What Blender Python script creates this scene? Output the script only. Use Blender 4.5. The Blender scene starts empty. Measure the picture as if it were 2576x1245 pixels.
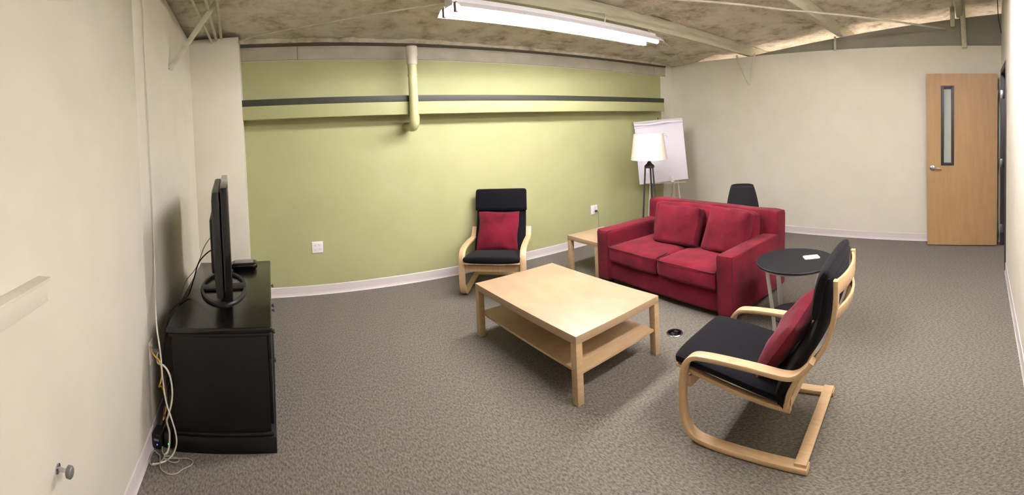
import bpy, bmesh, math, random
from mathutils import Vector, Matrix, noise

random.seed(7)
scene = bpy.context.scene
COL = scene.collection
PI = math.pi

# ------------------------------------------------------------------ camera
# the photograph is a hand-held phone panorama: a cylindrical lens
IMG_W, IMG_H = 2576.0, 1245.0
F_PX, CY_PX = 1136.75, 345.94
YAW, PITCH, ROLL, EYE = 0.5399, 0.0281, 0.0425, 1.6763


def cam_axes():
    cy, sy = math.cos(YAW), math.sin(YAW)
    cp, sp = math.cos(PITCH), math.sin(PITCH)
    cr, sr = math.cos(ROLL), math.sin(ROLL)
    rz = Matrix(((cy, sy, 0), (-sy, cy, 0), (0, 0, 1)))
    rx = Matrix(((1, 0, 0), (0, cp, sp), (0, -sp, cp)))
    ry = Matrix(((cr, 0, sr), (0, 1, 0), (-sr, 0, cr)))
    return rz @ rx @ ry


R_CAM = cam_axes()
cam_data = bpy.data.cameras.new('camera')
cam_data.type = 'PANO'
cam_data.panorama_type = 'CENTRAL_CYLINDRICAL'
cam_data.central_cylindrical_radius = 1.0
cam_data.central_cylindrical_range_u_min = -IMG_W / 2 / F_PX
cam_data.central_cylindrical_range_u_max = IMG_W / 2 / F_PX
cam_data.central_cylindrical_range_v_min = -(IMG_H - CY_PX) / F_PX
cam_data.central_cylindrical_range_v_max = CY_PX / F_PX
cam_data.clip_start = 0.02
cam = bpy.data.objects.new('camera', cam_data)
COL.objects.link(cam)
M = Matrix.Identity(4)
for i in range(3):
    M[i][0] = R_CAM[i][0]
    M[i][1] = R_CAM[i][2]
    M[i][2] = -R_CAM[i][1]
M[2][3] = EYE
cam.matrix_world = M
scene.camera = cam

# ------------------------------------------------------------------ world, exposure
world = bpy.data.worlds.new('world')
scene.world = world
world.use_nodes = True
bg = world.node_tree.nodes['Background']
bg.inputs[0].default_value = (0.9, 0.93, 1.0, 1)
bg.inputs[1].default_value = 0.02
scene.view_settings.view_transform = 'Standard'
scene.view_settings.look = 'None'
scene.view_settings.exposure = 1.6
scene.view_settings.gamma = 1.0
scene.view_settings.use_curve_mapping = False

TUBE_STRENGTH = 38.0      # fluorescent tubes of the room
NEXT_ROOM_STRENGTH = 170.0  # warm strip light of the room beyond the partition


# ------------------------------------------------------------------ materials
def s2l(c):
    return tuple(((v / 255) / 12.92 if v / 255 <= 0.04045 else ((v / 255 + 0.055) / 1.055) ** 2.4) for v in c)


MATS = {}


def mat(name, rgb, rough=0.6, rgb2=None, scale=8.0, stretch=(1, 1, 1), detail=4.0, lo=0.35, hi=0.65,
        bump=0.0, bump_scale=None, bump_dist=0.01, metal=0.0, spec=0.5, coat=0.0, emit=None, emit_s=0.0,
        sheen=0.0, trans=0.0, noise_rough=0.5):
    if name in MATS:
        return MATS[name]
    m = bpy.data.materials.new(name)
    m.use_nodes = True
    nt = m.node_tree
    b = nt.nodes['Principled BSDF']
    c1 = s2l(rgb) + (1,)
    b.inputs['Base Color'].default_value = c1
    b.inputs['Roughness'].default_value = rough
    b.inputs['Metallic'].default_value = metal
    b.inputs['Specular IOR Level'].default_value = spec
    b.inputs['Coat Weight'].default_value = coat
    b.inputs['Sheen Weight'].default_value = sheen
    b.inputs['Transmission Weight'].default_value = trans
    if emit:
        b.inputs['Emission Color'].default_value = s2l(emit) + (1,)
        b.inputs['Emission Strength'].default_value = emit_s
    if rgb2 or bump:
        tc = nt.nodes.new('ShaderNodeTexCoord')
        mp = nt.nodes.new('ShaderNodeMapping')
        mp.inputs['Scale'].default_value = stretch
        nt.links.new(tc.outputs['Object'], mp.inputs['Vector'])
    if rgb2:
        n = nt.nodes.new('ShaderNodeTexNoise')
        n.inputs['Scale'].default_value = scale
        n.inputs['Detail'].default_value = detail
        n.inputs['Roughness'].default_value = noise_rough
        nt.links.new(mp.outputs['Vector'], n.inputs['Vector'])
        r = nt.nodes.new('ShaderNodeValToRGB')
        r.color_ramp.elements[0].position = lo
        r.color_ramp.elements[1].position = hi
        r.color_ramp.elements[0].color = c1
        r.color_ramp.elements[1].color = s2l(rgb2) + (1,)
        nt.links.new(n.outputs['Fac'], r.inputs['Fac'])
        nt.links.new(r.outputs['Color'], b.inputs['Base Color'])
    if bump:
        n2 = nt.nodes.new('ShaderNodeTexNoise')
        n2.inputs['Scale'].default_value = bump_scale or scale
        n2.inputs['Detail'].default_value = 5.0
        nt.links.new(mp.outputs['Vector'], n2.inputs['Vector'])
        bp = nt.nodes.new('ShaderNodeBump')
        bp.inputs['Strength'].default_value = bump
        bp.inputs['Distance'].default_value = bump_dist
        nt.links.new(n2.outputs['Fac'], bp.inputs['Height'])
        nt.links.new(bp.outputs['Normal'], b.inputs['Normal'])
    MATS[name] = m
    return m


CREAM = mat('cream wall paint', (224, 218, 200), 0.75, (219, 213, 195), 3.0, bump=0.06, bump_scale=220, bump_dist=0.001)
GREEN = mat('green wall paint', (167, 168, 119), 0.75, (163, 164, 115), 3.0, bump=0.06, bump_scale=220, bump_dist=0.001)
DARKCH = mat('dark olive channel', (52, 54, 42), 0.6)
BASEB = mat('pale grey vinyl baseboard', (214, 205, 200), 0.5)
BAND = mat('off white plaster band', (180, 173, 154), 0.8, (168, 161, 142), 5.0)
JOIST = mat('painted joist timber', (200, 196, 172), 0.7, (186, 180, 154), 6.0, (0.6, 4, 4))
INFILL = mat('grey board', (150, 146, 132), 0.8, (134, 130, 116), 2.5, (1, 1, 2), lo=0.3, hi=0.75)
BIRCH = mat('birch veneer', (186, 159, 121), 0.42, (177, 148, 110), 5.0, (1.2, 9, 9), detail=6)
BIRCH_T = mat('birch foil tabletop', (174, 149, 118), 0.45, (165, 138, 105), 3.5, (2.2, 1.0, 4), detail=6, lo=0.3, hi=0.7)
BENT = mat('bent birch plywood', (204, 173, 132), 0.42, (193, 160, 118), 7.0, (10, 1.5, 1.5), detail=5)
BLACKF = mat('black cotton fabric', (8, 8, 11), 0.95, (12, 12, 16), 60.0, bump=0.25, bump_scale=500, bump_dist=0.002, sheen=0.03, spec=0.2)
REDS = mat('red suede sofa cover', (84, 8, 22), 0.95, (120, 20, 38), 4.0, detail=7, lo=0.34, hi=0.68,
           bump=0.15, bump_scale=60, bump_dist=0.004, sheen=0.06, spec=0.2)
REDC = mat('red suede cushion', (78, 8, 21), 0.95, (112, 20, 37), 5.0, detail=7, lo=0.32, hi=0.7,
           bump=0.2, bump_scale=40, bump_dist=0.004, sheen=0.06, spec=0.2)
PIPING = mat('seam shaded and worn red piping', (70, 8, 18), 0.95)  # darker than the cover: seam shadow and wear put into the colour
CABB = mat('black lacquered wood', (8, 7, 8), 0.5, (11, 10, 10), spec=0.3, scale=6.0, stretch=(1, 1, 6))
CABT = mat('black glossy cabinet top', (13, 12, 12), 0.2)
BLKP = mat('black plastic', (16, 16, 18), 0.45)
BLKG = mat('gloss black plastic', (10, 10, 12), 0.12)
SCREEN = mat('dark screen glass', (8, 8, 10), 0.06, spec=0.6)
GREYP = mat('silver grey plastic', (120, 118, 116), 0.35)
WHITEP = mat('white plastic', (238, 234, 232), 0.4)
WCABLE = mat('off white cable', (214, 208, 196), 0.5)
GCABLE = mat('grey cable', (150, 142, 128), 0.5)
YCABLE = mat('yellow cable', (222, 168, 40), 0.45)
BROWNC = mat('brown cable', (92, 66, 44), 0.6)
CHROME = mat('brushed steel', (190, 190, 192), 0.25, metal=1.0)
ALU = mat('silver painted steel', (188, 184, 176), 0.4, metal=0.5)
BLKTOP = mat('black brown table surface', (20, 20, 24), 0.55, (24, 24, 28), 10.0, spec=0.3)
DOORW = mat('maple door veneer', (172, 137, 94), 0.5, (161, 126, 83), 3.0, (9, 9, 0.9), detail=6, lo=0.3, hi=0.75)
BRONZE = mat('dark bronze painted steel', (52, 44, 44), 0.45)
FROST = mat('frosted pale glass', (168, 176, 164), 0.25, spec=0.6)
SHADE = mat('cream lamp shade linen', (236, 226, 212), 0.9, (230, 219, 204), 90.0)
LAMPM = mat('dark grey lamp metal', (46, 44, 46), 0.5)
PAPER = mat('white flip chart paper', (236, 230, 240), 0.8)
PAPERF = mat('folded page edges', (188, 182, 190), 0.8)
INK = mat('faint green marker ink', (176, 200, 196), 0.8)
EASEL = mat('light grey easel metal', (200, 196, 186), 0.45)
SHELLC = mat('black chair shell', (17, 16, 18), 0.6, spec=0.3)
FIXT = mat('white enamel fixture', (240, 238, 240), 0.35)
TUBE = mat('fluorescent tube', (255, 255, 255), 0.3, emit=(252, 248, 254), emit_s=TUBE_STRENGTH)
TUBE_W = mat('warm fluorescent tube', (255, 255, 255), 0.3, emit=(250, 238, 244), emit_s=NEXT_ROOM_STRENGTH)
LED_G = mat('green led', (40, 255, 60), 0.4, emit=(40, 255, 60), emit_s=4)
LED_B = mat('blue led', (40, 60, 255), 0.4, emit=(50, 60, 255), emit_s=3)
SLOT = mat('outlet slots', (150, 142, 146), 0.6)
PIPEG = mat('green painted pipe', (178, 178, 127), 0.45)
PIPEW = mat('off white pipe coupling', (206, 198, 178), 0.5)


def carpet_mat():
    m = bpy.data.materials.new('grey brown tweed carpet')
    m.use_nodes = True
    nt = m.node_tree
    b = nt.nodes['Principled BSDF']
    b.inputs['Roughness'].default_value = 0.95
    b.inputs['Specular IOR Level'].default_value = 0.15
    b.inputs['Sheen Weight'].default_value = 0.15
    tc = nt.nodes.new('ShaderNodeTexCoord')
    mp = nt.nodes.new('ShaderNodeMapping')
    mp.inputs['Scale'].default_value = (1.0, 0.45, 1)
    mp.inputs['Rotation'].default_value = (0, 0, 0.5)
    nt.links.new(tc.outputs['Object'], mp.inputs['Vector'])
    n1 = nt.nodes.new('ShaderNodeTexNoise')
    n1.inputs['Scale'].default_value = 105
    n1.inputs['Detail'].default_value = 3
    n1.inputs['Roughness'].default_value = 0.7
    nt.links.new(mp.outputs['Vector'], n1.inputs['Vector'])
    r = nt.nodes.new('ShaderNodeValToRGB')
    r.color_ramp.elements[0].position = 0.36
    r.color_ramp.elements[0].color = s2l((76, 72, 63)) + (1,)
    r.color_ramp.elements[1].position = 0.64
    r.color_ramp.elements[1].color = s2l((122, 115, 102)) + (1,)
    nt.links.new(n1.outputs['Fac'], r.inputs['Fac'])
    n2 = nt.nodes.new('ShaderNodeTexNoise')
    n2.inputs['Scale'].default_value = 3.0
    nt.links.new(tc.outputs['Object'], n2.inputs['Vector'])
    mx = nt.nodes.new('ShaderNodeMix')
    mx.data_type = 'RGBA'
    mx.blend_type = 'MULTIPLY'
    mx.inputs[0].default_value = 0.25
    nt.links.new(r.outputs['Color'], mx.inputs[6])
    nt.links.new(n2.outputs['Color'], mx.inputs[7])
    nt.links.new(r.outputs['Color'], b.inputs['Base Color'])
    bp = nt.nodes.new('ShaderNodeBump')
    bp.inputs['Strength'].default_value = 0.2
    bp.inputs['Distance'].default_value = 0.003
    nt.links.new(n1.outputs['Fac'], bp.inputs['Height'])
    nt.links.new(bp.outputs['Normal'], b.inputs['Normal'])
    return m


def ceiling_mat():
    m = bpy.data.materials.new('sprayed insulation ceiling')
    m.use_nodes = True
    nt = m.node_tree
    b = nt.nodes['Principled BSDF']
    b.inputs['Roughness'].default_value = 0.95
    b.inputs['Specular IOR Level'].default_value = 0.1
    tc = nt.nodes.new('ShaderNodeTexCoord')
    n1 = nt.nodes.new('ShaderNodeTexNoise')
    n1.inputs['Scale'].default_value = 4.0
    n1.inputs['Detail'].default_value = 9
    n1.inputs['Roughness'].default_value = 0.68
    nt.links.new(tc.outputs['Object'], n1.inputs['Vector'])
    r = nt.nodes.new('ShaderNodeValToRGB')
    e = r.color_ramp.elements
    e[0].position = 0.30
    e[0].color = s2l((140, 127, 104)) + (1,)
    e[1].position = 0.62
    e[1].color = s2l((222, 216, 200)) + (1,)
    x = e.new(0.42)
    x.color = s2l((192, 183, 162)) + (1,)
    x = e.new(0.5)
    x.color = s2l((212, 204, 184)) + (1,)
    nt.links.new(n1.outputs['Fac'], r.inputs['Fac'])
    nt.links.new(r.outputs['Color'], b.inputs['Base Color'])
    n2 = nt.nodes.new('ShaderNodeTexNoise')
    n2.inputs['Scale'].default_value = 16
    n2.inputs['Detail'].default_value = 6
    nt.links.new(tc.outputs['Object'], n2.inputs['Vector'])
    bp = nt.nodes.new('ShaderNodeBump')
    bp.inputs['Strength'].default_value = 0.6
    bp.inputs['Distance'].default_value = 0.03
    nt.links.new(n2.outputs['Fac'], bp.inputs['Height'])
    nt.links.new(bp.outputs['Normal'], b.inputs['Normal'])
    return m


CARPET = carpet_mat()
CEIL = ceiling_mat()


# ------------------------------------------------------------------ builders
def add_box(bm, lo, hi, bev=0.0, seg=2):
    m = Matrix.Translation([(a + b) / 2 for a, b in zip(lo, hi)]) @ Matrix.Diagonal([b - a for a, b in zip(lo, hi)] + [1])
    t = bmesh.new()
    bmesh.ops.create_cube(t, size=1, matrix=m)
    if bev:
        bmesh.ops.bevel(t, geom=t.edges[:], offset=bev, segments=seg, affect='EDGES', profile=0.5)
    me = bpy.data.meshes.new('tmp')
    t.to_mesh(me)
    t.free()
    bm.from_mesh(me)
    bpy.data.meshes.remove(me)
    return bm


def catmull(pts, n=8):
    pts = [Vector(p) for p in pts]
    out = []
    for i in range(len(pts) - 1):
        p1, p2 = pts[i], pts[i + 1]
        p0 = pts[i - 1] if i else p1 * 2 - p2
        p3 = pts[i + 2] if i + 2 < len(pts) else p2 * 2 - p1
        for k in range(n):
            t = k / n
            out.append(0.5 * ((2 * p1) + (p2 - p0) * t + (2 * p0 - 5 * p1 + 4 * p2 - p3) * t * t + (3 * p1 - p0 - 3 * p2 + p3) * t ** 3))
    out.append(pts[-1])
    return out


def add_sweep(bm, path, section, side=None, scale=None):
    """section: list of 2D (a, b); a along the side axis, b along the in-plane normal."""
    path = [Vector(p) for p in path]
    rings = []
    prev = None
    for i, p in enumerate(path):
        t = (path[min(i + 1, len(path) - 1)] - path[max(i - 1, 0)]).normalized()
        if side is not None:
            s = Vector(side)
            s = (s - t * s.dot(t)).normalized()
        else:
            ref = prev if prev is not None else (Vector((0, 0, 1)) if abs(t.z) < 0.9 else Vector((1, 0, 0)))
            s = (ref - t * ref.dot(t)).normalized()
            prev = s
        nrm = t.cross(s)
        k = scale[i] if scale else (1, 1)
        rings.append([bm.verts.new(p + s * a * k[0] + nrm * b * k[1]) for a, b in section])
    n = len(section)
    for i in range(len(rings) - 1):
        for j in range(n):
            bm.faces.new((rings[i][j], rings[i][(j + 1) % n], rings[i + 1][(j + 1) % n], rings[i + 1][j]))
    bm.faces.new(rings[0][::-1])
    bm.faces.new(rings[-1])
    bmesh.ops.recalc_face_normals(bm, faces=bm.faces[:])
    return bm


def circ(r, n=8):
    return [(r * math.cos(2 * PI * k / n), r * math.sin(2 * PI * k / n)) for k in range(n)]


def rrect(w, h, r):
    out = []
    for sx, sy, a0 in ((1, 1, 0), (-1, 1, 90), (-1, -1, 180), (1, -1, 270)):
        for k in range(3):
            a = math.radians(a0 + 45 * k)
            out.append((sx * (w / 2 - r) + r * math.cos(a), sy * (h / 2 - r) + r * math.sin(a)))
    return out


def superell(w, h, p=3.0, n=24):
    out = []
    for k in range(n):
        a = 2 * PI * k / n
        c, s = math.cos(a), math.sin(a)
        out.append((w / 2 * math.copysign(abs(c) ** (2 / p), c), h / 2 * math.copysign(abs(s) ** (2 / p), s)))
    return out


def add_tube(bm, pts, r, n=8, smooth=0):
    return add_sweep(bm, catmull(pts, smooth) if smooth else pts, circ(r, n))


def add_lathe(bm, prof, n=32, axis_m=None):
    axis_m = axis_m or Matrix.Identity(4)
    rings = []
    for r, z in prof:
        if r < 1e-6:
            rings.append([bm.verts.new(axis_m @ Vector((0, 0, z)))])
        else:
            rings.append([bm.verts.new(axis_m @ Vector((r * math.cos(2 * PI * k / n), r * math.sin(2 * PI * k / n), z))) for k in range(n)])
    for a, b in zip(rings, rings[1:]):
        for k in range(n):
            if len(a) == 1 and len(b) == 1:
                continue
            if len(a) == 1:
                bm.faces.new((a[0], b[(k + 1) % n], b[k]))
            elif len(b) == 1:
                bm.faces.new((a[k], a[(k + 1) % n], b[0]))
            else:
                bm.faces.new((a[k], a[(k + 1) % n], b[(k + 1) % n], b[k]))
    bmesh.ops.recalc_face_normals(bm, faces=bm.faces[:])
    return bm


def soft_box(bm, size, r, cuts=10, puff=(0, 0, 0), wob=0.0, wscale=4.0, m=None, seed=0.0):
    """rounded box with bulging faces and slight wobble"""
    t = bmesh.new()
    bmesh.ops.create_cube(t, size=2)
    bmesh.ops.subdivide_edges(t, edges=t.edges[:], cuts=cuts, use_grid_fill=True)
    hx, hy, hz = [s / 2 for s in size]
    m = m or Matrix.Identity(4)
    for v in t.verts:
        c = v.co.copy()
        # spread samples towards the edges
        q = Vector([math.copysign(abs(a) ** 0.85, a) for a in c])
        p = Vector((q.x * hx, q.y * hy, q.z * hz))
        inner = Vector((max(-hx + r, min(hx - r, p.x)), max(-hy + r, min(hy - r, p.y)), max(-hz + r, min(hz - r, p.z))))
        d = p - inner
        if d.length > 1e-9:
            p = inner + d.normalized() * r
        fx, fy, fz = 1 - q.x ** 2, 1 - q.y ** 2, 1 - q.z ** 2
        p.x += puff[0] * math.copysign(1, q.x) * fy * fz * abs(q.x) ** 3
        p.y += puff[1] * math.copysign(1, q.y) * fx * fz * abs(q.y) ** 3
        p.z += puff[2] * math.copysign(1, q.z) * fx * fy * abs(q.z) ** 3
        if wob:
            p += noise.noise_vector(p * wscale + Vector((seed, seed * 2, 3))) * wob
        v.co = m @ p
    me = bpy.data.meshes.new('tmp')
    t.to_mesh(me)
    t.free()
    bm.from_mesh(me)
    bpy.data.meshes.remove(me)
    return bm


def pillow(bm, w, h, th, n=22, m=None, wob=0.012, seed=0.0, pinch=0.06, flat=0.42):
    m = m or Matrix.Identity(4)
    grid = {}
    for sgn in (1, -1):
        for i in range(n + 1):
            for j in range(n + 1):
                u, v = -1 + 2 * i / n, -1 + 2 * j / n
                edge = i in (0, n) or j in (0, n)
                if edge and sgn == -1:
                    continue
                x = u * w / 2 * (1 - pinch * (1 - v * v) * abs(u) ** 2)
                y = v * h / 2 * (1 - pinch * (1 - u * u) * abs(v) ** 2)
                z = 0 if edge else sgn * th / 2 * ((1 - u ** 2) * (1 - v ** 2)) ** flat
                p = Vector((x, y, z))
                k = noise.noise(Vector((x * 5 + seed, y * 5, sgn * 2.0 + seed)))
                kk = noise.noise(Vector((x * 13 + seed, y * 9, sgn * 4.0)))
                if not edge:
                    p.z += sgn * (wob * k + wob * 0.5 * kk)
                p.x += wob * 0.6 * noise.noise(Vector((y * 6, seed, 1)))
                p.y += wob * 0.6 * noise.noise(Vector((x * 6, seed, 7)))
                grid[(sgn, i, j)] = bm.verts.new(m @ p)
    def g(s, i, j):
        return grid.get((s, i, j)) or grid[(1, i, j)]
    for s in (1, -1):
        for i in range(n):
            for j in range(n):
                f = [g(s, i, j), g(s, i + 1, j), g(s, i + 1, j + 1), g(s, i, j + 1)]
                bm.faces.new(f if s == 1 else f[::-1])
    return bm


def obj(name, bm, material, parent=None, smooth=False, label=None, angle=40):
    me = bpy.data.meshes.new(name)
    bm.to_mesh(me)
    bm.free()
    me.materials.append(material)
    if smooth:
        me.polygons.foreach_set('use_smooth', [True] * len(me.polygons))
        if angle:
            try:
                me.set_sharp_from_angle(angle=math.radians(angle))
            except Exception:
                pass
    o = bpy.data.objects.new(name, me)
    COL.objects.link(o)
    if parent:
        o.parent = parent
    if label:
        o['label'] = label
    return o


def box(name, lo, hi, material, parent=None, bev=0.0, label=None, seg=2):
    return obj(name, add_box(bmesh.new(), lo, hi, bev, seg), material, parent, smooth=bool(bev), label=label)


def tag(o, label, cat, group=None):
    o['label'] = label
    o['category'] = cat
    if group:
        o['group'] = group
    return o


def thing(name, label, cat, loc=(0, 0, 0), rotz=0.0, group=None):
    o = bpy.data.objects.new(name, None)
    o.empty_display_size = 0.1
    COL.objects.link(o)
    o.location = loc
    o.rotation_euler = (0, 0, rotz)
    return tag(o, label, cat, group)


def struct(o, label=None):
    o['kind'] = 'structure'
    if label:
        o['label'] = label
    return o


def copy_tree(o, parent=None):
    c = o.copy()
    COL.objects.link(c)
    c.parent = parent
    for ch in list(o.children):
        copy_tree(ch, c)
    return c


# ------------------------------------------------------------------ the room
XW, XE, YN, YS = -0.7255, 5.89, 4.70, -0.305
X_NEXT = 9.2          # far side of the next room, beyond the partition


def z_deck(x, y):
    return 2.66 - 0.018 * (x + 0.7) + 0.118 * (4.7 - y)


def z_joist(x, y):
    return z_deck(x, y) - 0.135


floor = struct(box('floor', (XW - 0.2, YS - 1.8, -0.1), (X_NEXT, YN + 0.2, 0.0), CARPET), 'grey brown tweed carpet covering the whole floor')

# ceiling: sprayed deck with real lumps
bm = bmesh.new()
nx, ny = 170, 120
x0, x1, y0, y1 = XW - 0.4, X_NEXT, YS - 1.8, YN + 0.05
vs = [[None] * (ny + 1) for _ in range(nx + 1)]
for i in range(nx + 1):
    for j in range(ny + 1):
        x, y = x0 + (x1 - x0) * i / nx, y0 + (y1 - y0) * j / ny
        z = z_deck(x, y) + 0.02
        z += 0.035 * noise.noise(Vector((x * 2.2, y * 2.2, 0))) + 0.02 * noise.noise(Vector((x * 7, y * 7, 5))) + 0.008 * noise.noise(Vector((x * 19, y * 19, 9)))
        if 5.0 < x < 5.97:
            z -= 0.035 * (min(1.0, (x - 5.0) / 0.75)) ** 1.5
        vs[i][j] = bm.verts.new((x, y, z))
for i in range(nx):
    for j in range(ny):
        bm.faces.new((vs[i][j], vs[i][j + 1], vs[i + 1][j + 1], vs[i + 1][j]))
ceiling = struct(obj('ceiling', bm, CEIL, smooth=True, angle=0), 'lumpy beige sprayed insulation ceiling on sloping joists')
sol = ceiling.modifiers.new('thick', 'SOLIDIFY')
sol.thickness = 0.12
sol.offset = -1


def beam(name, a, b, w, h, material, parent, up=(0, 0, 1), bev=0.006):
    a, b = Vector(a), Vector(b)
    bm = bmesh.new()
    add_sweep(bm, [a, b], rrect(w, h, bev), side=(b - a).cross(Vector(up)).normalized())
    return obj(name, bm, material, parent, smooth=True)


for (ya, yb) in ((3.08, 3.27), (1.70, 1.84), (0.28, 0.24)):
    a = Vector((XW + 0.02, ya, z_joist(XW, ya) + 0.075))
    b = Vector((X_NEXT - 0.3, yb + (yb - ya) * 0.5, z_joist(X_NEXT - 0.3, yb) + 0.075))
    beam('joist', a, b, 0.075, 0.15, JOIST, ceiling)

# north wall (green) with its cream margins
wn = struct(box('wall_north', (XW - 0.15, YN, 0), (XE + 0.15, YN + 0.15, 2.95), CREAM), 'back wall, painted green below a pale band')


def tilt_box(name, xa, xb, ya, yb, za, zb, slope, material, parent, bev=0.0, xm=2.7):
    bm = bmesh.new()
    add_box(bm, (xa, ya, za), (xb, yb, zb), bev)
    for v in bm.verts:
        v.co.z += slope * (v.co.x - xm)
    return obj(name, bm, material, parent, smooth=bool(bev))


bm = bmesh.new()
add_box(bm, (-0.30, YN - 0.004, 0.0), (5.585, YN + 0.002, 2.412))
for v in bm.verts:
    if v.co.z > 1:
        v.co.z += -0.0165 * (v.co.x - 2.7)
struct(obj('green_paint', bm, GREEN, wn))
seams = [-0.30, 0.35, 5.43, 5.70]
for xa, xb in zip(seams, seams[1:]):
    tilt_box('fascia_board', xa + 0.002, xb - 0.002, YN - 0.022, YN + 0.002, 2.418, 2.555, -0.0165, BAND, wn, 0.003)
tilt_box('gap_shadow_strip', -0.30, 5.70, YN - 0.035, YN + 0.002, 2.562, 2.585, -0.0165, mat('painted gap shadow', (92, 84, 68), 0.9), wn)  # solid brown strip, its colour stands in for shade between band and deck

tilt_box('spray_edge', -0.30, XE, YN - 0.06, YN + 0.002, 2.586, 2.67, -0.0175, CEIL, wn)
# pilaster that closes the green wall on the left
struct(box('wall_northwest', (XW - 0.05, 4.40, 0), (-0.238, YN, 2.66), CREAM, bev=0.004), 'cream pilaster between the left wall and the green wall')

# chase boxed along the green wall
chase = struct(tilt_box('trim_1', -0.245, 5.385, YN - 0.24, YN, 1.823, 1.955, -0.009, GREEN, None, 0.004), 'green boxed chase along the back wall')
tilt_box('dark_channel', -0.245, 5.385, YN - 0.238, YN, 1.955, 2.02, -0.009, DARKCH, chase, 0.002)

# east wall (partition) with infill board above, open to the next room under the deck
we = struct(box('wall_east', (XE, YS - 0.15, 0), (XE + 0.12, YN + 0.01, 2.565), CREAM), 'cream partition wall on the right')
bm = bmesh.new()
prof = [(3.27, 2.56), (YS - 0.12, 2.56), (YS - 0.12, z_joist(XE, YS) + 0.0), (3.27, z_joist(XE, 3.27) - 0.005)]
fa = [bm.verts.new((XE + 0.035, y, z)) for y, z in prof]
fb = [bm.verts.new((XE + 0.06, y, z)) for y, z in prof]
bm.faces.new(fa)
bm.faces.new(fb[::-1])
for k in range(4):
    bm.faces.new((fa[k], fb[k], fb[(k + 1) % 4], fa[(k + 1) % 4]))
bmesh.ops.recalc_face_normals(bm, faces=bm.faces[:])
obj('infill_board', bm, INFILL, we, label='grey wedge shaped board above the partition')
# strap brace, struts and small hangers on the partition
beam('strap_brace', (XE - 0.01, 3.44, 2.60), (XE - 0.01, 3.235, 2.15), 0.03, 0.012, CREAM, we, up=(1, 0, 0), bev=0.003)
beam('strap_brace', (XE - 0.01, 3.13, 2.60), (XE - 0.01, 3.225, 2.15), 0.03, 0.012, CREAM, we, up=(1, 0, 0), bev=0.003)
beam('strut', (XE - 0.05, 0.17, 2.53), (XE - 0.05, 0.20, 3.08), 0.065, 0.04, JOIST, we, up=(1, 0, 0))
beam('strut', (XE - 0.04, 0.32, 2.80), (XE - 0.04, 0.33, 3.06), 0.06, 0.06, JOIST, we, up=(1, 0, 0))
beam('strut', (XE - 0.02, 1.90, 2.55), (XE - 0.02, 1.90, 2.74), 0.03, 0.02, JOIST, we, up=(1, 0, 0))
# wall closing the next room
struct(box('wall_far_east', (X_NEXT, YS - 1.8, 0), (X_NEXT + 0.1, YN + 0.2, 2.9), CREAM), 'far wall of the next room')

# south wall with the doorway
DX0, DX1, DH = 4.80, 5.735, 2.20
bm = bmesh.new()
add_box(bm, (XW - 0.2, YS - 0.13, 0), (DX0, YS, 3.35))
add_box(bm, (DX0, YS - 0.13, DH), (DX1, YS, 3.35))
add_box(bm, (DX1, YS - 0.13, 0), (XE + 0.02, YS, 3.35))
struct(obj('wall_south', bm, CREAM), 'cream wall beside the open doorway')
struct(box('wall_corridor', (XW - 0.2, YS - 1.8, 0), (X_NEXT, YS - 1.7, 3.4), CREAM), 'corridor wall beyond the doorway')

# west wall: near sheet stands a little proud of the far one
ww = struct(box('wall_west', (XW - 0.15, 2.44, 0), (XW, YN, 2.62), CREAM), 'cream left wall')
bm = bmesh.new()
add_box(bm, (XW - 0.15, YS - 0.13, 0), (XW + 0.007, 2.44, 2.62), 0.003)
near_sheet = obj('wall_panel', bm, CREAM, ww, smooth=True)
for o in (ww, near_sheet):
    for v in o.data.vertices:
        if v.co.z > 1:
            v.co.z = z_deck(XW, v.co.y) - 0.045


# baseboards
def baseboard(name, p, q, nrm):
    p, q, nrm = Vector(p), Vector(q), Vector(nrm)
    bm = bmesh.new()
    prof = [(0.0, 0.0), (0.016, 0.0), (0.010, 0.012), (0.007, 0.03), (0.006, 0.095), (0.003, 0.1), (0.0, 0.1)]
    va = [bm.verts.new(p + nrm * a + Vector((0, 0, z))) for a, z in prof]
    vb = [bm.verts.new(q + nrm * a + Vector((0, 0, z))) for a, z in prof]
    n = len(prof)
    for k in range(n):
        bm.faces.new((va[k], va[(k + 1) % n], vb[(k + 1) % n], vb[k]))
    bm.faces.new(va)
    bm.faces.new(vb[::-1])
    bmesh.ops.recalc_face_normals(bm, faces=bm.faces[:])
    return struct(obj(name, bm, BASEB), 'pale vinyl baseboard')


baseboard('baseboard_north', (-0.238, YN - 0.004, 0), (XE, YN - 0.004, 0), (0, -1, 0))
baseboard('baseboard_east', (XE, YN, 0), (XE, YS, 0), (-1, 0, 0))
baseboard('baseboard_south', (XW, YS, 0), (DX0 - 0.055, YS, 0), (0, 1, 0))
baseboard('baseboard_west', (XW + 0.007, YS, 0), (XW + 0.007, 2.44, 0), (1, 0, 0))
baseboard('baseboard_west_far', (XW, 2.44, 0), (XW, 4.40, 0), (1, 0, 0))
baseboard('baseboard_northwest', (XW, 4.40, 0), (-0.238, 4.40, 0), (0, -1, 0))

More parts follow.
